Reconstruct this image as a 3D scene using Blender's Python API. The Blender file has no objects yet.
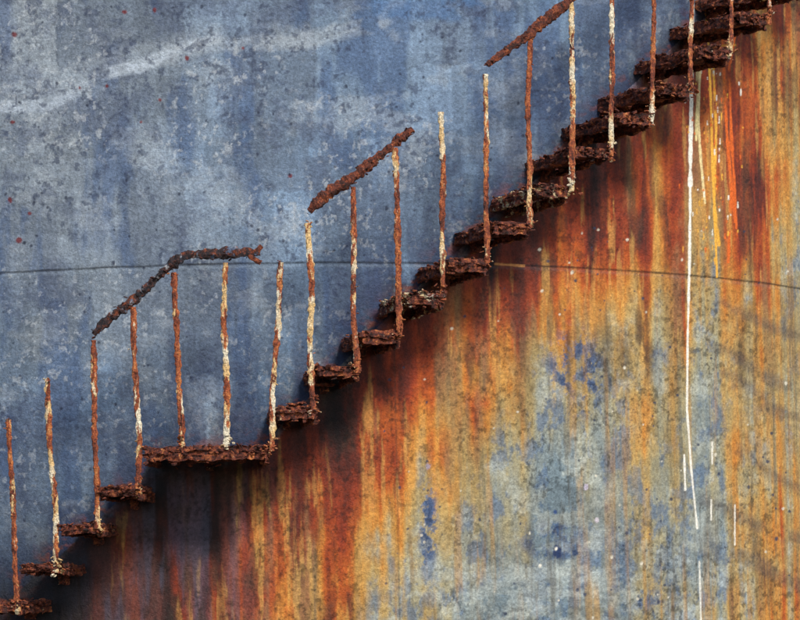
import bpy, math, random
import numpy as np
from mathutils import Vector, Matrix, noise as mnoise

random.seed(7)
# ------------------------------------------------------------------ camera model
R=4.7; D=15.0; W=0.60; EYE=1.6; F=2700.0; PU=235.0; PV=650.0; RHO=math.radians(1.2)
cr,sr=math.cos(RHO),math.sin(RHO)
CAM=Vector((0,-D,EYE))
rv=Vector((cr,0,-sr)); uv=Vector((sr,0,cr))
def ray_cyl(u,v,rad):
    d=Vector((0,1,0))+rv*((u-PU)/F)+uv*((PV-v)/F)
    ox,oy=0.0,-D-R
    a=d.x*d.x+d.y*d.y; b=2*(ox*d.x+oy*d.y); c=ox*ox+oy*oy-rad*rad
    disc=max(b*b-4*a*c,0)
    t=(-b-math.sqrt(disc))/(2*a)
    p=CAM+d*t
    return math.atan2(p.x,-(p.y-R)), p.z
def cyl(th,r,z):
    return Vector((r*math.sin(th),R-r*math.cos(th),z))

sc=bpy.context.scene
cam=bpy.data.cameras.new("camera"); co=bpy.data.objects.new("camera",cam); sc.collection.objects.link(co)
m=Matrix(((rv.x,uv.x,0,CAM.x),(rv.y,uv.y,-1,CAM.y),(rv.z,uv.z,0,CAM.z),(0,0,0,1)))
co.matrix_world=m
cam.sensor_width=36; cam.lens=36*F/800
cam.shift_x=(400-PU)/800; cam.shift_y=(PV-310)/800
cam.clip_end=2000
sc.camera=co
sc.view_settings.view_transform='Standard'; sc.view_settings.look='None'; sc.view_settings.exposure=0

# ------------------------------------------------------------------ light
S=Vector((0.42,-0.95,0.80)).normalized()
sun=bpy.data.lights.new("sun",'SUN'); sun.energy=3.9; sun.angle=math.radians(13); sun.color=(1,0.94,0.85)
so=bpy.data.objects.new("sun",sun); sc.collection.objects.link(so)
so.rotation_euler=(-S).to_track_quat('-Z','Y').to_euler()
w=bpy.data.worlds.new("World"); sc.world=w; w.use_nodes=True
nt=w.node_tree; bg=nt.nodes['Background']
sky=nt.nodes.new('ShaderNodeTexSky'); sky.sky_type='NISHITA'; sky.sun_disc=False
sky.sun_elevation=math.asin(S.z); sky.sun_rotation=math.atan2(S.x,S.y)
nt.links.new(sky.outputs[0],bg.inputs[0]); bg.inputs[1].default_value=0.15

# ------------------------------------------------------------------ numpy noise
def vnoise(x,y,seed):
    rs=np.random.RandomState(seed); T=rs.rand(256,256).astype(np.float32)
    xi=np.floor(x).astype(np.int64); yi=np.floor(y).astype(np.int64)
    fx=(x-xi); fy=(y-yi); fx=fx*fx*(3-2*fx); fy=fy*fy*(3-2*fy)
    x0=xi&255; x1=(xi+1)&255; y0=yi&255; y1=(yi+1)&255
    return (T[x0,y0]*(1-fx)*(1-fy)+T[x1,y0]*fx*(1-fy)+T[x0,y1]*(1-fx)*fy+T[x1,y1]*fx*fy)
def fbm(x,y,seed,o=4,g=0.55):
    a=1;t=0;s=0
    for i in range(o):
        s=s+a*vnoise(x*2**i+i*17.3,y*2**i+i*9.1,seed+i); t+=a; a*=g
    return s/t
def cells(x,y,seed):
    rs=np.random.RandomState(seed); T=rs.rand(256,256).astype(np.float32); O=rs.rand(256)
    xi=np.floor(x).astype(np.int64)
    yi=np.floor(y+O[xi&255]*3.0).astype(np.int64)
    return T[xi&255,yi&255]
def sm(a,b,x):
    t=np.clip((x-a)/(b-a),0,1); return t*t*(3-2*t)
def lin(c):
    c=np.array(c,dtype=np.float64)/255
    return np.where(c<=0.04045,c/12.92,((c+0.055)/1.055)**2.4)

# ------------------------------------------------------------------ tank wall
H=7.3
th_f=np.arange(math.radians(-21),math.radians(56),0.00112)
th_c=np.linspace(th_f[-1],th_f[0]+2*math.pi,150)[1:-1]
TH=np.concatenate([th_f,th_c]); nT=len(TH)
z_f=np.arange(1.45,5.95,0.0052)
ZZ=np.concatenate([np.linspace(0.25,1.45,40)[:-1],z_f,np.linspace(z_f[-1],H,40)[1:]]); nZ=len(ZZ)
thw=(TH+math.pi)%(2*math.pi)-math.pi
tt,zz=np.meshgrid(thw,ZZ,indexing='ij'); tt=tt.ravel(); zz=zz.ravel()
_,zseam=ray_cyl(345,262.5,R)
# wall pattern coordinates (roughly 180 units per metre)
tc=np.clip(tt,-0.9,0.9)
X=R*np.sin(tc); dep=D+R*(1-np.cos(tc)); hz=zz-EYE
U=PU+F*(X*cr-hz*sr)/dep+(tt-tc)*R*180
V=PV-F*(X*sr+hz*cr)/dep
AR=tt*R*180      # arc coordinate for un-foreshortened streaks

blueA=lin((120,131,143)); blueB=lin((84,116,150)); blueC=lin((56,80,118)); blueL=lin((168,176,182)); navy=lin((14,17,28))
N=len(U)
def mix(c,col,f):
    f=np.clip(f,0,1)[:,None]
    return c*(1-f)+np.asarray(col)*f
wu=(fbm(U/38,V/38,11)-.5)*2; wv=(fbm(U/38,V/38,21)-.5)*2
fu=(fbm(U/7,V/7,13,3)-.5)*2
fine=fbm(AR/5,V/5,31,4,.7)
# --- painted blue upper field
c=np.tile(blueA,(N,1))
bl=sm(60,380,U+70*wu)*0.60+sm(240,420,V-0.2*U+60*wu)*0.55
bl=bl*(0.6+0.75*fbm(U/90,V/120,41))
c=mix(c,blueB,bl)
p1=cells((U+5*wu+2*fu)/46,(V+7*wv+2*fu)/80,51)
p2=cells((U+4*wu+2*fu)/27+7.3,(V+8*wv+3*fu)/55,52)
p3=cells((U+6*wu+2*fu)/90+1.7,(V+6*wv+2*fu)/50,53)
p4=cells((U+7*wu+3*fu)/64+4.1,(V+9*wv+3*fu)/120,54)
c=c*(1+0.36*(p1-.5)+0.28*(p2-.5)+0.30*(p3-.5))[:,None]
c=mix(c,lin((78,88,104)),0.55*(p4>.66)*(0.6+.4*vnoise(U/3,V/30,55)))
c=mix(c,blueL,0.30*(p4<.16)*(0.5+.6*vnoise(U/3,V/30,56)))
c=mix(c,blueC,0.60*sm(.50,.66,fbm(U/30,V/110,61,5)))
c=mix(c,blueL,0.28*sm(.52,.70,fbm(U/50,V/36,66,6,.7)))
c=mix(c,lin((68,78,102)),0.50*sm(.50,.64,fbm(U/60,V/60,67,6,.72)))
# brushed light sweep
def polyline_d(pts):
    best=np.full(N,1e9)
    for (x0,y0),(x1,y1) in zip(pts[:-1],pts[1:]):
        dx,dy=x1-x0,y1-y0; L=dx*dx+dy*dy
        t=np.clip(((U-x0)*dx+(V-y0)*dy)/L,0,1)
        best=np.minimum(best,np.hypot(U-x0-t*dx,V-y0-t*dy))
    return best
def stroke(c,pts,wd,soft,col,al,brk=0.0,seed=1):
    d=polyline_d(pts)+2.0*(fbm(U/12,V/12,seed)-.5)*min(wd,4)
    f=1-sm(wd,wd+soft,d)
    if brk>0: f=f*sm(brk-.1,brk+.05,fbm(U/25,V/25,seed+3,3))
    return mix(c,col,f*al)
brush=(0.45+0.7*fbm(U/60,(V+0.3*U)/2.2,71,2))
c=stroke(c,[(-30,106),(20,107),(50,103),(75,92),(110,72),(140,66),(170,52),(215,38)],3.0,6,lin((164,175,188)),0.85*brush,0.38,72)
c=stroke(c,[(-30,98),(40,92),(100,66),(190,46)],8,10,blueL,0.25*brush,0.30,172)
c=stroke(c,[(200,45),(300,42),(380,22),(400,0)],4,7,blueL,0.45*brush,0.38,75)
c=stroke(c,[(385,5),(470,8)],8,10,lin((72,108,152)),0.6,0.40,78)
c=c*(1+0.26*(fbm(AR/4.0,V/55,81,3)-.5)+0.16*(fbm(AR/50,V/2.2,83,2)-.5))[:,None]
c=mix(c,lin((48,58,82)),0.65*sm(.58,.70,fbm(U/7,V/7,91,4,.65))*sm(.40,.58,fbm(U/80,V/80,92)))
c=mix(c,lin((174,180,186)),0.48*sm(.61,.69,fbm(U/5,V/6,95,4,.65))*sm(.42,.6,fbm(U/70,V/70,97)))
c=c*(1+0.38*(fbm(U/3.0,V/3.0,99,3,.7)-.5))[:,None]
up=c.copy()

# --- rust field under stair
rows=[  # u = 0,50,...800
[.9,.9,.9,.9,.9,.9,.9,.9,.9,.9,.9,.9,.9,.90,.84,.72,.66],
[.9,.9,.9,.9,.9,.9,.9,.9,.9,.9,.9,.9,.92,.88,.74,.66,.60],
[.9,.9,.9,.9,.9,.9,.9,.9,.9,.9,.95,.94,.90,.82,.64,.62,.58],
[.9,.9,.9,.9,.9,.9,.9,.9,.9,.95,.96,.90,.82,.76,.52,.62,.56],
[.9,.9,.9,.9,.9,.9,.9,.9,.93,.80,.90,.84,.74,.70,.44,.60,.50],
[.9,.9,.9,.9,.9,.9,.9,.95,.90,.54,.80,.74,.50,.56,.38,.42,.44],
[.9,.9,.9,.9,.9,.9,.95,.97,.84,.42,.62,.48,.36,.44,.34,.30,.34],
[.9,.9,.9,.9,.9,.95,.97,.92,.70,.42,.42,.24,.14,.34,.28,.26,.32],
[.9,.9,.9,.95,.95,.88,.84,.80,.50,.34,.28,.10,.12,.24,.28,.28,.40],
[1.,1.,.95,.90,.90,.74,.64,.60,.34,.24,.18,.06,.10,.20,.26,.36,.40],
[1.,1.,.92,.82,.82,.60,.55,.46,.22,.14,.10,.08,.12,.18,.26,.38,.42]]
T=np.array(rows)
def samp(u,v):
    a=np.clip(u/50,0,15.999); b=np.clip(v/60,0,9.999)
    i=a.astype(int); j=b.astype(int); fa=a-i; fb=b-j
    return T[j,i]*(1-fa)*(1-fb)+T[j,i+1]*fa*(1-fb)+T[j+1,i]*(1-fa)*fb+T[j+1,i+1]*fa*fb
s1=fbm(AR/17,V/260,101,3); s2=fbm(AR/9,V/170,111,3); s3=fbm(AR/34+3,V/420,121,3); s4=fbm(AR/2.6,V/70,131,3)
wob=10*(s1-.5)
A=samp(U+wob+8*wu, V+110*(s2-.5)+90*(s3-.5))
blot=fbm(U/30,V/60,141,5,.6)
A=A+0.52*(s1-.5)+0.16*(s2-.5)+0.42*(s3-.5)+0.05*(s4-.5)+0.42*(blot-.5)
A=np.clip(A,0,1.1)
stops=[(0.0,(106,122,130)),(0.14,(128,134,128)),(0.27,(150,142,112)),(0.40,(174,144,88)),(0.52,(186,124,52)),(0.64,(168,80,28)),(0.76,(134,50,22)),(0.88,(94,35,22)),(1.0,(46,23,20)),(1.1,(24,15,16))]
xs=[s[0] for s in stops]; cs=np.array([lin(s[1]) for s in stops])
rc=np.stack([np.interp(A,xs,cs[:,k]) for k in range(3)],axis=1)
hue=fbm(AR/24+11,V/190,145,4)
rc=mix(rc,lin((108,104,78)),0.55*sm(.50,.66,hue)*sm(.25,.45,A)*(1-sm(.62,.8,A)))
rc=mix(rc,lin((100,64,58)),0.60*sm(.44,.62,fbm(AR/20+5,V/160,147,4))*(1-sm(230,330,U)))
rc=mix(rc,lin((82,80,98)),0.60*sm(.50,.66,fbm(AR/14+2,V/130,149,4))*(1-sm(200,300,U)))
rc=mix(rc,lin((62,48,36)),0.60*sm(.54,.68,fbm(AR/28,V/90,153,5,.6))*sm(.3,.5,A))
low=1-sm(.25,.5,A)
rc=mix(rc,lin((74,98,128)),0.65*low*sm(.52,.66,fbm(U/16,V/30,151,5,.72)))
bd=np.exp(-(((U-553)/36)**2+((V-540)/22)**2)); bd2=np.exp(-(((U-575)/40)**2+((V-375)/55)**2)); bd3=np.exp(-(((U-428)/12)**2+((V-530)/65)**2)); bd4=np.exp(-(((U-640)/60)**2+((V-600)/22)**2))
bn=fbm(U/10,V/14,161,5,.75); bn2=sm(.42,.58,bn)
rc=mix(rc,lin((56,86,128)),sm(.25,.70,(bd+bd2*.85+bd3*.9+bd4*.6))*bn2*.9)
rc=mix(rc,lin((26,42,74)),sm(.30,.8,(bd+bd2*.75+bd3*.7))*sm(.55,.65,bn)*.8)
rc=mix(rc,lin((172,176,166)),0.48*low*sm(.52,.66,fbm(U/26,V/26,171,6,.7)))
rc=mix(rc,lin((174,182,178)),0.48*(1-sm(.15,.45,A))*sm(515,570,V+20*wv)*sm(.44,.62,fbm(U/40,V/18,177,5,.65)))
rc=mix(rc,lin((170,124,58)),0.50*sm(.57,.70,fbm(AR/11+4,V/210,183,4,.58))*sm(.02,.2,A)*(1-sm(.5,.7,A)))
rc=mix(rc,lin((88,80,66)),0.45*sm(.57,.72,fbm(AR/9+9,V/110,185,5,.66))*(1-sm(.5,.7,A)))
pl=cells((U+6*wu+2*fu)/40,(V+6*wv+2*fu)/60,172)
rc=rc*(1+0.30*(pl-.5)*low)[:,None]
rc=mix(rc,lin((206,162,86)),0.42*sm(.58,.72,fbm(AR/7,V/70,181,4,.56))*sm(.3,.6,A)*(1-sm(.75,.95,A)))
rc=mix(rc,lin((40,20,18)),0.55*sm(.56,.70,fbm(AR/14,V/100,191,4,.6))*sm(.5,.8,A))
rc=rc*(1-0.50*sm(.54,.68,fbm(U/4,V/5,195,4,.7))*sm(.36,.6,fbm(U/50,V/60,197)))[:,None]
rc=rc*(1+0.42*(fine-.5)+0.40*(fbm(U/2.6,V/3,199,3,.7)-.5))[:,None]
bp_=np.exp(-(((U-645)/14)**2+((V-335)/50)**2))+.8*np.exp(-(((U-520)/22)**2+((V-330)/60)**2))+.6*np.exp(-(((U-735)/16)**2+((V-240)/60)**2))+.7*np.exp(-(((U-610)/30)**2+((V-350)/40)**2))
rc=mix(rc,lin((58,40,36)),.75*bp_*sm(.36,.62,fbm(AR/11,V/40,198,5,.62)))

# --- stair boundary
inner=[(-400,900),(-60,660),(0,606),(20,590),(60,556),(100,518),(140,480),(150,462),(262,450),(285,420),(322,385),(358,348),(392,312),(430,276),(470,240),(505,204),(545,172),(578,138),(612,104),(648,70),(686,34),(726,0),(1300,-540)]
bx=[p[0] for p in inner]; by=[p[1] for p in inner]
vs=np.interp(U,bx,by)
dd=V-vs
edge=sm(-14,16,dd+22*(fbm(U/12,V/12,201,4,.6)-.5))
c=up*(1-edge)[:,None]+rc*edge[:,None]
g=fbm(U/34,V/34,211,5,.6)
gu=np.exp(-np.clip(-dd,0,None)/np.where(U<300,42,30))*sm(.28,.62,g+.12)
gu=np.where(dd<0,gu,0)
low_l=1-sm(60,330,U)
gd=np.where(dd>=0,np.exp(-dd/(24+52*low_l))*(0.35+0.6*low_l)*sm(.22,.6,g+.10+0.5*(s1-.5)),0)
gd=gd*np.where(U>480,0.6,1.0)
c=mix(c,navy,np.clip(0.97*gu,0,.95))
c=mix(c,lin((20,16,20)),np.clip(gd,0,.93))  # dark grime below the stair, with some of its shadow painted in
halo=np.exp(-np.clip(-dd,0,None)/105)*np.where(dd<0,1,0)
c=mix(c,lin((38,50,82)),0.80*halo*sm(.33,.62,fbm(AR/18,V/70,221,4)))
c=mix(c,lin((18,20,28)),0.8*np.exp(-(((U-45)/75)**2+((V-605)/48)**2)))  # near-black lower left: grime plus stair shade put into the colour
c=mix(c,lin((120,60,38)),0.65*np.exp(-np.abs(dd+8)/9)*sm(.5,.65,fbm(U/9,V/6,231,4)))
# --- weld seam
ds=(zz-zseam)*180+1.2*(fbm(AR/40,AR*0+2,241)-.5)
c=mix(c,lin((150,165,178)),0.20*np.exp(-((ds+3)/1.6)**2)*(1-.7*sm(0,20,dd)))
c=mix(c,lin((20,22,30)),0.9*np.exp(-((ds)/1.0)**2)*(0.45+0.7*fbm(AR/30,AR*0,243)))
th397,_=ray_cyl(397,480,R)
dv=(tt-th397)*R*180
c=mix(c,lin((50,38,30)),0.6*np.exp(-(dv/1.0)**2)*(zz<zseam)*(.5+.6*fbm(V/30,V*0,245)))
c=c*(1+.10*np.where((zz<zseam)&(dv>0)&(dv<90),1-dv/90,0))[:,None]
# --- faint shadow-like diagonal streaks painted into the wall colour, low right
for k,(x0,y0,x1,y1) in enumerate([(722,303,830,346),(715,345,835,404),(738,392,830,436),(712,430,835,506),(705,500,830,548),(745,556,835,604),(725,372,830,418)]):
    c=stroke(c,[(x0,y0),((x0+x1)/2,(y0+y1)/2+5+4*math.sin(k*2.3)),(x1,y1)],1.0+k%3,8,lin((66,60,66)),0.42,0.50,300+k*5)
# --- paint drips
white=lin((236,232,220)); yel=lin((232,170,60)); org=lin((214,98,30))
def drip(pts,wd,col,al=.95,brk=0,seed=1):
    global c
    c=stroke(c,pts,wd,.9,col,al,brk,seed)
drip([(693,0),(692,100),(690,180),(690,260),(688,340),(687,410),(691,470),(697,528)],.5,white,.9)
drip([(691,90),(690,185)],1.3,white,.9)
drip([(690,200),(689,300)],.8,white,.9)
drip([(684,455),(685,490)],.5,white)
drip([(700,60),(698,120),(701,165),(705,203)],.7,lin((225,205,150)),.9)
drip([(696,40),(697,95),(696,140)],.7,lin((228,210,150)),.9,.42,7)
drip([(706,5),(708,40),(711,110),(713,180),(717,277)],.8,yel,.95)
drip([(713,60),(716,130),(714,200),(719,245)],.8,yel,.9,.38,9)
drip([(722,30),(726,120),(731,190),(728,262)],.9,org,.9,.38,17)
drip([(729,60),(731,130),(734,180),(736,228)],.9,org,.9,.40,27)
drip([(728,150),(735,222)],.8,org,.9,.3,29)
drip([(738,20),(730,62)],1.0,org,.8)
drip([(712,442),(712,464)],.4,white,.8); drip([(711,500),(711,520)],.3,white,.8); drip([(735,505),(735,545)],.3,white,.7)
drip([(699,562),(701,640)],.6,white,.7,.35,19)
drip([(692,28),(742,24)],.7,white,.6,.45,33); drip([(690,48),(735,45)],.7,yel,.6,.45,37)
drip([(495,264),(524,266)],.6,lin((215,150,90)),.8)
# --- chips & dots
rs=np.random.RandomState(5)
def dots(lst):
    global c
    for (x,y,r,col,al) in lst:
        idx=np.nonzero((np.abs(U-x)<r*2.2+2)&(np.abs(V-y)<r*2.2+2))[0]
        d=np.hypot((U[idx]-x),(V[idx]-y)*rs.uniform(.7,1.2))+ (fine[idx]-.5)*r*1.6
        f=(1-sm(r*.7,r*1.15+.4,d))*al
        c[idx]=c[idx]*(1-f[:,None])+col*f[:,None]
L=[(15,35,2.6),(125,12,2.6),(187,58,2.2),(13,122,2.4),(80,88,2),(107,86,1.6),(141,122,1.4),(30,213,2.0),(19,240,3.0),(10,200,2.6),(155,10,2),(290,176,2.2),(160,100,1.8),(243,48,1.4)]
dots([(x,y,r*.9,lin((100,26,30)),.9) for x,y,r in L])
dl=[]
for i in range(230):
    x=rs.uniform(-10,560); y=rs.uniform(0,540)
    if y<np.interp(x,bx,by)-40: dl.append((x,y,rs.uniform(.5,1.5)*(1.6 if rs.rand()<.1 else 1),lin((26,34,56)),.8))
for i in range(150):
    x=rs.uniform(380,800); y=rs.uniform(200,620)
    if y>np.interp(x,bx,by)+60: dl.append((x,y,rs.uniform(.4,1.5),lin((205,198,180)) if rs.rand()<.45 else lin((46,54,76)),.85))
for i in range(110):
    x=rs.normal(712,14); y=rs.uniform(40,260); q=rs.rand()
    col_=white if q<.4 else (yel if q<.7 else org); ll=rs.uniform(0,7)
    for k in range(int(1+ll/1.5)): dl.append((x,y+k*1.5,rs.uniform(.3,.8),col_,.85))
dots(dl)
dots([(557,551,4.2,lin((24,44,84)),.95),(575,553,2.5,lin((30,50,84)),.9),(540,566,1.6,lin((225,220,205)),.9),(556,549,1.3,lin((226,222,208)),.9),
      (428,466,2.6,lin((150,140,160)),.8),(597,520,2.0,lin((200,190,200)),.8),(586,487,2.0,lin((190,180,200)),.8),(453,270,3,lin((120,40,30)),.9),(555,512,2,lin((30,60,110)),.9)])
c=np.clip(c,0.004,.85)

def mesh_from(name,co_,faces,mats,smooth=True):
    me=bpy.data.meshes.new(name)
    nf=len(faces)
    me.vertices.add(len(co_)); me.vertices.foreach_set('co',np.asarray(co_,dtype=np.float32).ravel())
    me.loops.add(nf*4); me.loops.foreach_set('vertex_index',np.asarray(faces,dtype=np.int32).ravel())
    me.polygons.add(nf); me.polygons.foreach_set('loop_start',np.arange(0,nf*4,4,dtype=np.int32))
    me.polygons.foreach_set('use_smooth',np.full(nf,smooth))
    me.update(calc_edges=True)
    for mt in mats: me.materials.append(mt)
    return me
lap=0.003*sm(-.4,.4,ds)
dent=0.012*(fbm(tt*R/.9+9,zz/.9,401,2)-.5)
rr=R+lap+np.where(np.abs(tt)<1.2,dent,0)
P=np.stack([rr*np.sin(tt),R-rr*np.cos(tt),zz],axis=1)
ii=np.arange(nT); jj=np.arange(nZ-1)
I,J=np.meshgrid(ii,jj,indexing='ij'); I=I.ravel(); J=J.ravel(); I2=(I+1)%nT
faces=np.stack([I*nZ+J,I2*nZ+J,I2*nZ+J+1,I*nZ+J+1],axis=1)

# ------------------------------------------------------------------ materials
def newmat(name):
    mt=bpy.data.materials.new(name); mt.use_nodes=True
    n=mt.node_tree; return mt,n,n.nodes['Principled BSDF'],n.nodes,n.links
def nz(ns,ls,scale,detail=6,rough=.6,vec=None,dist=0):
    a=ns.new('ShaderNodeTexNoise'); a.inputs['Scale'].default_value=scale; a.inputs['Detail'].default_value=detail
    a.inputs['Roughness'].default_value=rough; a.inputs['Distortion'].default_value=dist
    if vec is not None: ls.new(vec,a.inputs['Vector'])
    return a.outputs['Fac']
def ramp(ns,ls,inp,st):
    r=ns.new('ShaderNodeValToRGB'); el=r.color_ramp.elements
    while len(el)<len(st): el.new(.5)
    for e,(p,col) in zip(el,st): e.position=p; e.color=(*col,1)
    ls.new(inp,r.inputs[0]); return r.outputs[0]
def mixc(ns,ls,mode,f,a,b):
    x=ns.new('ShaderNodeMix'); x.data_type='RGBA'; x.blend_type=mode
    if isinstance(f,(int,float)): x.inputs[0].default_value=f
    else: ls.new(f,x.inputs[0])
    for s,v in ((6,a),(7,b)):
        if isinstance(v,tuple): x.inputs[s].default_value=(*v,1)
        else: ls.new(v,x.inputs[s])
    return x.outputs[2]
wallm,n,bs,ns,ls=newmat("weathered_tank_paint")
at=ns.new('ShaderNodeAttribute'); at.attribute_name='paint'
geo=ns.new('ShaderNodeTexCoord'); ov=geo.outputs['Object']
v1=ramp(ns,ls,nz(ns,ls,60,6,.78,ov),[(.3,(.62,)*3),(.5,(1.06,)*3),(.7,(1.5,)*3)])
c1=mixc(ns,ls,'MULTIPLY',1.0,at.outputs['Color'],v1)
pit=ramp(ns,ls,nz(ns,ls,130,3,.7,ov),[(.58,(0,)*3),(.66,(1,)*3)])
pm=ns.new('ShaderNodeMath'); pm.operation='MULTIPLY'; pm.inputs[1].default_value=.45; ls.new(pit,pm.inputs[0])
c2=mixc(ns,ls,'MULTIPLY',pm.outputs[0],c1,(.4,.4,.45))
ls.new(c2,bs.inputs['Base Color'])
bs.inputs['Roughness'].default_value=.58; bs.inputs['Specular IOR Level'].default_value=.3
bh=ns.new('ShaderNodeMath'); bh.operation='ADD'; ls.new(nz(ns,ls,70,6,.72,ov,.6),bh.inputs[0]); ls.new(nz(ns,ls,22,3,.6,ov),bh.inputs[1])
bp=ns.new('ShaderNodeBump'); bp.inputs['Strength'].default_value=.9; bp.inputs['Distance'].default_value=.009
ls.new(bh.outputs[0],bp.inputs['Height']); ls.new(bp.outputs[0],bs.inputs['Normal'])

def rustmat(name,stops,paint,thr,bump=.9,zs=1.0,pscale=17):
    mt,n,bs,ns,ls=newmat(name)
    tcx=ns.new('ShaderNodeTexCoord'); ov=tcx.outputs['Object']
    mp=ns.new('ShaderNodeMapping'); mp.inputs['Scale'].default_value=(1,1,zs); ls.new(ov,mp.inputs['Vector']); sv=mp.outputs[0]
    col=ramp(ns,ls,nz(ns,ls,26,7,.78,sv,.4),stops)
    msk=ramp(ns,ls,nz(ns,ls,pscale,8,.66,sv,.2),[(thr,(0,)*3),(thr+.03,(1,)*3)])
    pc=ramp(ns,ls,nz(ns,ls,9,3,.5,ov),[(.45,paint[0]),(.62,paint[1])])
    col=mixc(ns,ls,'MIX',msk,col,pc)
    sp=ramp(ns,ls,nz(ns,ls,110,5,.8,ov),[(.38,(.30,)*3),(.6,(1.4,)*3)])
    col=mixc(ns,ls,'MULTIPLY',1.0,col,sp)
    ls.new(col,bs.inputs['Base Color']); bs.inputs['Roughness'].default_value=.72; bs.inputs['Specular IOR Level'].default_value=.4
    b=ns.new('ShaderNodeBump'); b.inputs['Strength'].default_value=bump; b.inputs['Distance'].default_value=.012
    ls.new(nz(ns,ls,70,8,.75,ov,.5),b.inputs['Height']); ls.new(b.outputs[0],bs.inputs['Normal'])
    return mt
dk=(.014,.007,.006); rd=(.15,.032,.014); orr=(.42,.135,.040); och=(.62,.36,.14)
trst=[(.38,dk),(.47,(.08,.018,.011)),(.54,(.19,.040,.018)),(.62,orr),(.73,och)]
treadms=[rustmat("flaking_rust_tread",trst,((.58,.44,.24),(.6,.52,.42)),t) for t in (.66,.62,.55)]
treadm=treadms[0]
postms=[rustmat("rust_and_old_paint_post",[(.34,(.03,.012,.009)),(.43,(.15,.032,.015)),(.51,(.32,.075,.026)),(.60,(.50,.17,.05)),(.72,och)],((.66,.44,.20),(.74,.66,.50)),t,.8,.35,14) for t in (.48,.52,.57)]
postm=postms[1]
railm=rustmat("blackened_rust_rail",[(.42,(.010,.009,.014)),(.52,(.040,.020,.020)),(.59,(.15,.035,.015)),(.67,(.34,.09,.03)),(.8,och)],((.07,.10,.17),(.3,.3,.32)),.56)
railr=rustmat("red_rust_rail",[(.38,dk),(.48,(.10,.024,.013)),(.56,(.22,.05,.02)),(.64,orr),(.75,och)],((.55,.4,.25),(.5,.45,.4)),.66)
steelm,n,bs,ns,ls=newmat("roof_paint"); bs.inputs['Roughness'].default_value=.6
tcx=ns.new('ShaderNodeTexCoord')
ls.new(ramp(ns,ls,nz(ns,ls,3,8,.7,tcx.outputs['Object']),[(.35,(.10,.035,.015)),(.5,(.16,.20,.26)),(.7,(.25,.3,.36))]),bs.inputs['Base Color'])
conm,n,bs,ns,ls=newmat("concrete"); bs.inputs['Roughness'].default_value=.9
tcx=ns.new('ShaderNodeTexCoord')
ls.new(ramp(ns,ls,nz(ns,ls,6,8,.7,tcx.outputs['Object']),[(.35,(.14,.12,.1)),(.65,(.32,.3,.27))]),bs.inputs['Base Color'])
grm,n,bs,ns,ls=newmat("gravel_and_dirt"); bs.inputs['Roughness'].default_value=.95
tcx=ns.new('ShaderNodeTexCoord')
ga=ramp(ns,ls,nz(ns,ls,.4,8,.7,tcx.outputs['Object']),[(.35,(.07,.085,.035)),(.55,(.15,.125,.09)),(.7,(.24,.21,.17))])
gb=ramp(ns,ls,nz(ns,ls,25,6,.8,tcx.outputs['Object']),[(.35,(.5,)*3),(.65,(1.4,)*3)])
ls.new(mixc(ns,ls,'MULTIPLY',1.0,ga,gb),bs.inputs['Base Color'])
b=ns.new('ShaderNodeBump'); b.inputs['Distance'].default_value=.03; ls.new(nz(ns,ls,30,6,.7,tcx.outputs['Object']),b.inputs['Height']); ls.new(b.outputs[0],bs.inputs['Normal'])

def link(me,name,parent=None):
    o=bpy.data.objects.new(name,me); sc.collection.objects.link(o)
    if parent: o.parent=parent
    return o
tank=link(None,"storage_tank")
me=mesh_from("shell_wall",P,faces,[wallm])
att=me.attributes.new('paint','FLOAT_COLOR','POINT')
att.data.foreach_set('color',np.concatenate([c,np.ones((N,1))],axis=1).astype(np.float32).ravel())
link(me,"shell_wall",tank)
def lathe(name,prof,mat,seg=160):
    vs_=[];fs=[]
    for i in range(seg):
        a=2*math.pi*i/seg
        for (r,z) in prof: vs_.append(cyl(a,r,z))
    k=len(prof)
    for i in range(seg):
        for j in range(k-1): fs.append((i*k+j,((i+1)%seg)*k+j,((i+1)%seg)*k+j+1,i*k+j+1))
    me=mesh_from(name,[tuple(v) for v in vs_],fs,[mat]); 
    for p in me.polygons: p.use_smooth=False
    link(me,name,tank)
lathe("roof_cone",[(R+.03,H+.02),(R*.5,H+.42),(.02,H+.8)],steelm)
lathe("top_rim",[(R-.02,H-.08),(R+.08,H-.08),(R+.08,H+.01),(R-.02,H+.01)],steelm)
lathe("foundation_ring",[(R-.1,.255),(R+.25,.255),(R+.28,.22),(R+.28,-.1)],conm)
gs=[(-900,-900,0),(900,-900,0),(900,900,0),(-900,900,0)]
link(mesh_from("ground",gs,[(0,1,2,3)],[grm],False),"ground")

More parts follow.
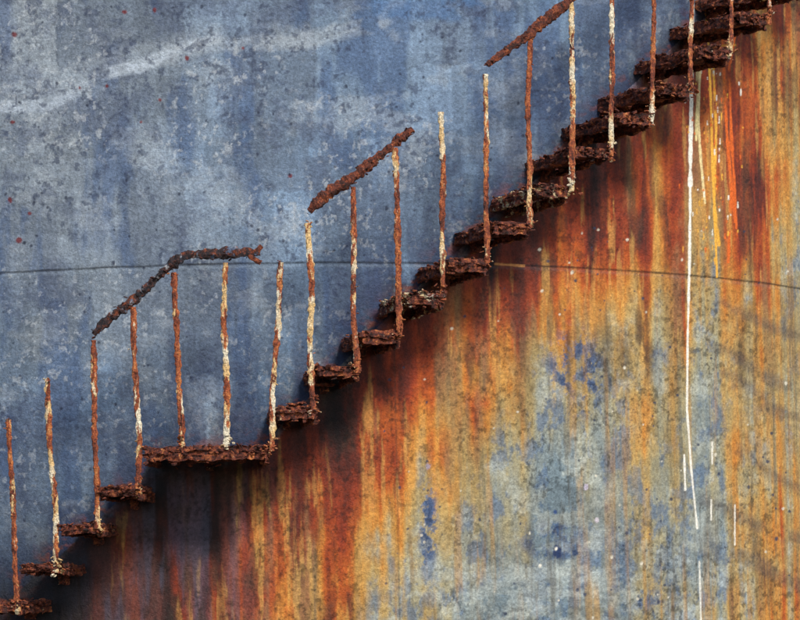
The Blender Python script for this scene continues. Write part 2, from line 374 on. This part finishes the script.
# ------------------------------------------------------------------ staircase
stair=link(None,"rusted_spiral_staircase")
class Buf:
    def __init__(s): s.v=[]; s.f=[]
    def obj(s,name,mat,smooth=False):
        me=bpy.data.meshes.new(name); me.from_pydata([tuple(p) for p in s.v],[],s.f); me.materials.append(mat)
        if smooth:
            for p in me.polygons: p.use_smooth=True
        me.update(); return link(me,name,stair)
def nvec(p,f,a,off=0):
    q=p*f+Vector((off,off*1.7,off*.6))
    return mnoise.noise_vector(q)*a
def slab(B,t0,t1,r0,r1,z0,z1,step=.010,a1=.012,a2=.008,off=0,nib=.03,tilt=0):
    """curved plate from angle t0..t1, radius r0..r1, height z0..z1, eaten by rust"""
    nx=max(2,int((t1-t0)*(r0+r1)/2/step)); ny=max(2,int((r1-r0)/step)); nzv=max(1,int((z1-z0)/step*1.2))
    idx={}
    def vid(i,j,k):
        key=(i,j,k)
        if key in idx: return idx[key]
        a,b_,c_=i/nx,j/ny,k/nzv
        th=t0+(t1-t0)*a; r=r0+(r1-r0)*b_; z=z0+(z1-z0)*c_+tilt*b_
        base=cyl(th,r,z)
        e=mnoise.noise(Vector((base.x*14+off,base.y*14,base.z*30)))*nib+abs(mnoise.noise(Vector((base.x*45+off,base.y*45,base.z*60))))*nib*.6
        if b_>.5: r-=max(e,0)*(b_-.5)*2*1.6
        ca=(a-.5)*2
        th-=ca*abs(ca)*max(e,0)/r
        p=cyl(th,r,z)
        lay=math.floor(z*120+mnoise.noise(p*9)*2)
        rdir=Vector((math.sin(th),-math.cos(th),0))
        tdir=Vector((math.cos(th),math.sin(th),0))
        lz=mnoise.noise(Vector((lay*7.3+off,a*6,b_*5)))
        p+=tdir*ca*lz*.016+rdir*(b_-.3)*lz*.014
        p+=nvec(p,13,a1,off)*1.0+nvec(p,42,a2,off)
        B.v.append(p); idx[key]=len(B.v)-1; return idx[key]
    def q(a,b_,c_,d_): B.f.append((a,b_,c_,d_))
    for i in range(nx):
        for j in range(ny):
            q(vid(i,j,0),vid(i,j+1,0),vid(i+1,j+1,0),vid(i+1,j,0))
            q(vid(i,j,nzv),vid(i+1,j,nzv),vid(i+1,j+1,nzv),vid(i,j+1,nzv))
    for i in range(nx):
        for k in range(nzv):
            q(vid(i,0,k),vid(i+1,0,k),vid(i+1,0,k+1),vid(i,0,k+1))
            q(vid(i,ny,k),vid(i,ny,k+1),vid(i+1,ny,k+1),vid(i+1,ny,k))
    for j in range(ny):
        for k in range(nzv):
            q(vid(0,j,k),vid(0,j,k+1),vid(0,j+1,k+1),vid(0,j+1,k))
            q(vid(nx,j,k),vid(nx,j+1,k),vid(nx,j+1,k+1),vid(nx,j,k+1))
def flake(B,p,s,flat=.5):
    k=random.randint(5,8); ax=Vector((random.gauss(0,flat),random.gauss(0,flat),1)).normalized()
    u=ax.orthogonal().normalized(); v=ax.cross(u); t=s*random.uniform(.1,.22)
    ph=random.uniform(0,6.3)
    b0=len(B.v); st=random.uniform(.35,1)
    rs_=[s*random.uniform(.5,1) for _ in range(k)]
    for sg in (1,-1):
        for i in range(k):
            a=2*math.pi*i/k; x=math.cos(a)*rs_[i]; y=math.sin(a)*rs_[i]*st
            x,y=x*math.cos(ph)-y*math.sin(ph),x*math.sin(ph)+y*math.cos(ph)
            B.v.append(p+u*x+v*y+ax*t*sg)
    B.f.append(tuple(range(b0,b0+k))); B.f.append(tuple(reversed(range(b0+k,b0+2*k))))
    for i in range(k):
        j=(i+1)%k; B.f.append((b0+j,b0+i,b0+k+i,b0+k+j))
def tread(t0,t1,z,name="tread",off=0,r1=R+W,mi=0,thick=1.0):
    B=Buf(); rj=r1-random.uniform(0,.03); r0=R+.003
    dz=random.uniform(-.006,.006); z=z+dz; tl=random.uniform(-.03,-.008)
    slab(B,t0,t1,r0,rj,z-.018,z+.006,off=off,tilt=tl)
    fw=.018/R; h=.070*thick
    slab(B,t0,t0+fw*1.2,r0,rj-random.uniform(0,.12),z-h*.85,z-.012,off=off+3,nib=.008,a1=.014,tilt=tl)
    slab(B,t1-fw,t1,r0,rj-random.uniform(0,.05),z-h,z-.026,off=off+5,nib=.008,a1=.016,tilt=tl)
    slab(B,t0+.003,t1-.003,rj-.030,rj-.010,z-h*.75,z-.01,off=off+8,nib=.004,a1=.009,tilt=tl)
    slab(B,(t0+t1)/2-.003,(t0+t1)/2+.003,r0,R+.14,z-.10,z-.016,off=off+9,nib=.01,a1=.006)
    for q_ in range(3):
        ra=random.uniform(r0,rj-.25); rb=ra+random.uniform(.12,.25); ta_=t0+random.uniform(-.002,.45)*(t1-t0); tb_=ta_+random.uniform(.3,.6)*(t1-t0)
        zq=z-random.choice((.03,.045,.06,-.008)); slab(B,ta_,min(tb_,t1+.002),ra,rb,zq-.004,zq+.003,off=off+20+q_*3,nib=.05,a1=.02,a2=.010,tilt=random.uniform(-.02,.01))
    n=int(110*(t1-t0)/.045)
    for i in range(n):
        e=random.random()
        if e<.55: th=random.choice((t0,t1))+random.uniform(-.002,.002); r=random.uniform(r0+.03,rj)
        elif e<.75: th=random.uniform(t0,t1); r=rj+random.uniform(-.012,.008)
        else: th=random.uniform(t0,t1); r=random.uniform(r0,rj)
        zz_=z+tl*(r-r0)/(rj-r0)+random.choice((random.uniform(-h,-.01),random.uniform(-.002,.014),random.uniform(-.03,-.012)))
        flake(B,cyl(th,r,zz_),random.uniform(.006,.026))
    return B.obj(name,treadms[mi])
def tube(B,pts,rad,seed,sq=.55,amp=.35,taper=None,lump=1.0):
    P_=[];
    for a,b_ in zip(pts[:-1],pts[1:]):
        n=max(2,int((b_-a).length/.008))
        for i in range(n): P_.append(a.lerp(b_,i/n))
    P_.append(pts[-1]); K=9; b0=len(B.v); n=len(P_)
    for i,p in enumerate(P_):
        d=(P_[min(i+1,n-1)]-P_[max(i-1,0)]).normalized()
        out=Vector((p.x,p.y-R,0)).normalized(); u=d.cross(out).normalized(); v=u.cross(d)
        q=p+mnoise.noise_vector(p*3+Vector((seed,0,0)))*.008*lump
        big=1+lump*(.38*mnoise.noise(p*9+Vector((seed,3,0)))+.28*mnoise.noise(p*33+Vector((seed,3,9))))
        if taper: big*=taper(i/(n-1))
        for k in range(K):
            a=2*math.pi*k/K
            o=u*math.cos(a)+v*math.sin(a)*sq
            rr_=rad*big*(1+lump*(amp*mnoise.noise((p+o*.03)*48+Vector((seed,0,0)))*1.6+amp*.5*mnoise.noise((p+o*.03)*110)))
            B.v.append(q+o*rr_)
    for i in range(n-1):
        for k in range(K):
            a=b0+i*K+k; b_=b0+i*K+(k+1)%K
            B.f.append((a,b_,b_+K,a+K))
    B.f.append(tuple(reversed(range(b0,b0+K)))); B.f.append(tuple(range(b0+(n-1)*K,b0+n*K)))
RO=R+W-.02
def wp(u,v,r=RO):
    th,z=ray_cyl(u,v,r); return cyl(th,r,z)
posts=[((18,602),(8,420)),((57,563),(47,380)),((97,520),(93,340)),((138,484),(133,307)),((182,441),(174,272)),((226,440),(225,262)),((272,442),(281,262)),
((313,400),(308,222)),((357,364),(353,187)),((400,327),(395,148)),((443,291),(441,112)),((487,254),(486,74)),((530,218),(530,37)),((571,182),(571,2)),
((611,148),(612,-33)),((651,113),(653,-68)),((690,83),(692,-102)),((730,48),(732,-138)),((768,14),(771,-170))]
treads=[(18,605),(57,568),(97,528),(138,490),None,None,None,(315,408),(357,370),(400,333),(443,297),(487,260),(530,224),(571,188),(611,153),(651,118),(690,88),(730,52),(768,18)]
tmat=[0,0,0,0,0,0,0,1,0,0,2,0,0,2,0,0,0,0,0]
dth=.215/(R+.3)
for i,(bt,tp) in enumerate(posts):
    B=Buf(); r=RO
    a=wp(*bt)-Vector((0,0,.05)); b_=wp(*tp)
    m1=a.lerp(b_,.3)+Vector((random.gauss(0,.007),0,0)); m2=a.lerp(b_,.68)+Vector((random.gauss(0,.007),0,0))
    if i==6: m1+=Vector((-.012,0,0)); m2+=Vector((.004,0,0))
    tube(B,[a,m1,m2,b_],.0155,i*13.1,sq=.6,amp=.28,lump=.95)
    for k in range(18):
        flake(B,a.lerp(b_,random.random())+Vector((random.gauss(0,.008),random.gauss(0,.006),0)),random.uniform(.004,.012))
    for k in range(14): flake(B,a+Vector((random.gauss(0,.016),random.gauss(0,.01),random.uniform(-.02,.09))),random.uniform(.008,.022))
    if i in (0,1,4,6,7):
        for k in range(8): flake(B,b_+Vector((random.gauss(0,.010),random.gauss(0,.008),random.uniform(-.03,.01))),random.uniform(.007,.014))
    B.obj("post",postms[[2,0,2,1,2,0,1,0,1,2,1,1,2,0,1,1,2,1,1][i]])
for i,t in enumerate(treads):
    if t is None: continue
    th,z=ray_cyl(t[0]+2,t[1]-5,R+W)
    tread(th-dth,th,z,off=i*3.7,mi=tmat[i],thick=random.uniform(.85,1.15)*(.8 if i<4 else 1))
# landing slab
ta,za=ray_cyl(144,445,R+W); tb,zb=ray_cyl(268,445,R+W)
tread(ta,tb,(za+zb)/2,"landing",off=91,thick=1.25)
B=Buf()
for k in range(3):
    x=ta+(tb-ta)*(.2+.3*k); slab(B,x-.004,x+.004,R+.01,R+W-.04,za-.07,za-.014,off=k*5+60,nib=.012)
B.obj("landing_bearers",treadm)
# continuation below and above the view
th0,z0=ray_cyl(20,601,R+W); th1,z1=ray_cyl(770,14,R+W)
k=1
while z0-.2*k>.28:
    t=th0-k*.043; z=z0-.2*k; tread(t-dth,t,z,off=k*2.1)
    B=Buf(); tube(B,[cyl(t-.002,RO,z-.05),cyl(t-.003,RO,z+.97)],.0135,k*3.3,sq=.6); B.obj("post",postm); k+=1
k=1
while z1+.2*k<H-.1:
    t=th1+k*.047; z=z1+.2*k; tread(t-dth,t,z,off=k*2.9)
    B=Buf(); tube(B,[cyl(t-.002,RO,z-.05),cyl(t-.002,RO,z+.97)],.0135,k*5.3,sq=.6); B.obj("post",postm); k+=1
tread(th1+k*.047-.05,th1+k*.047+.16,H-.03,"top_landing",off=55)
# handrail remains
def rail(pts,rad,seed,mat,name="handrail"):
    B=Buf(); P3=[p if isinstance(p,Vector) else wp(*p) for p in pts]
    tube(B,P3,rad,seed,sq=.7,amp=.34,taper=lambda t:.6+.4*min(1,t*12,(1-t)*9))
    for a,b_ in zip(P3[:-1],P3[1:]):
        n=int((b_-a).length*190)
        for k in range(n): flake(B,a.lerp(b_,random.random())+Vector((random.gauss(0,.012),random.gauss(0,.01),random.gauss(0,.013))),random.uniform(.005,.017))
    return B.obj(name,mat)
rail([(94,335),(103,324),(135,298),(165,270),(182,258),(192,255),(225,254),(250,253),(260,254)],.027,3,railm)
B=Buf()
for q_ in ([(250,253),(258,250),(262,246)],[(248,255),(256,260),(261,263)]):
    tube(B,[wp(*p) for p in q_],.011,5,sq=.5)
B.obj("torn_rail_end",railr)
rail([(309,211),(325,196),(352,179),(385,152),(412,129)],.028,33,railr)
up_=[(487,65),(515,44),(530,33),(571,-1),(611,-36),(651,-71),(692,-106),(732,-141),(771,-174)]
P3=[wp(*p) for p in up_]
for j in range(1,k): P3.append(cyl(th1+j*.047,RO,z1+.2*j+.98))
rail(P3,.027,63,railr)
print("verts",N)
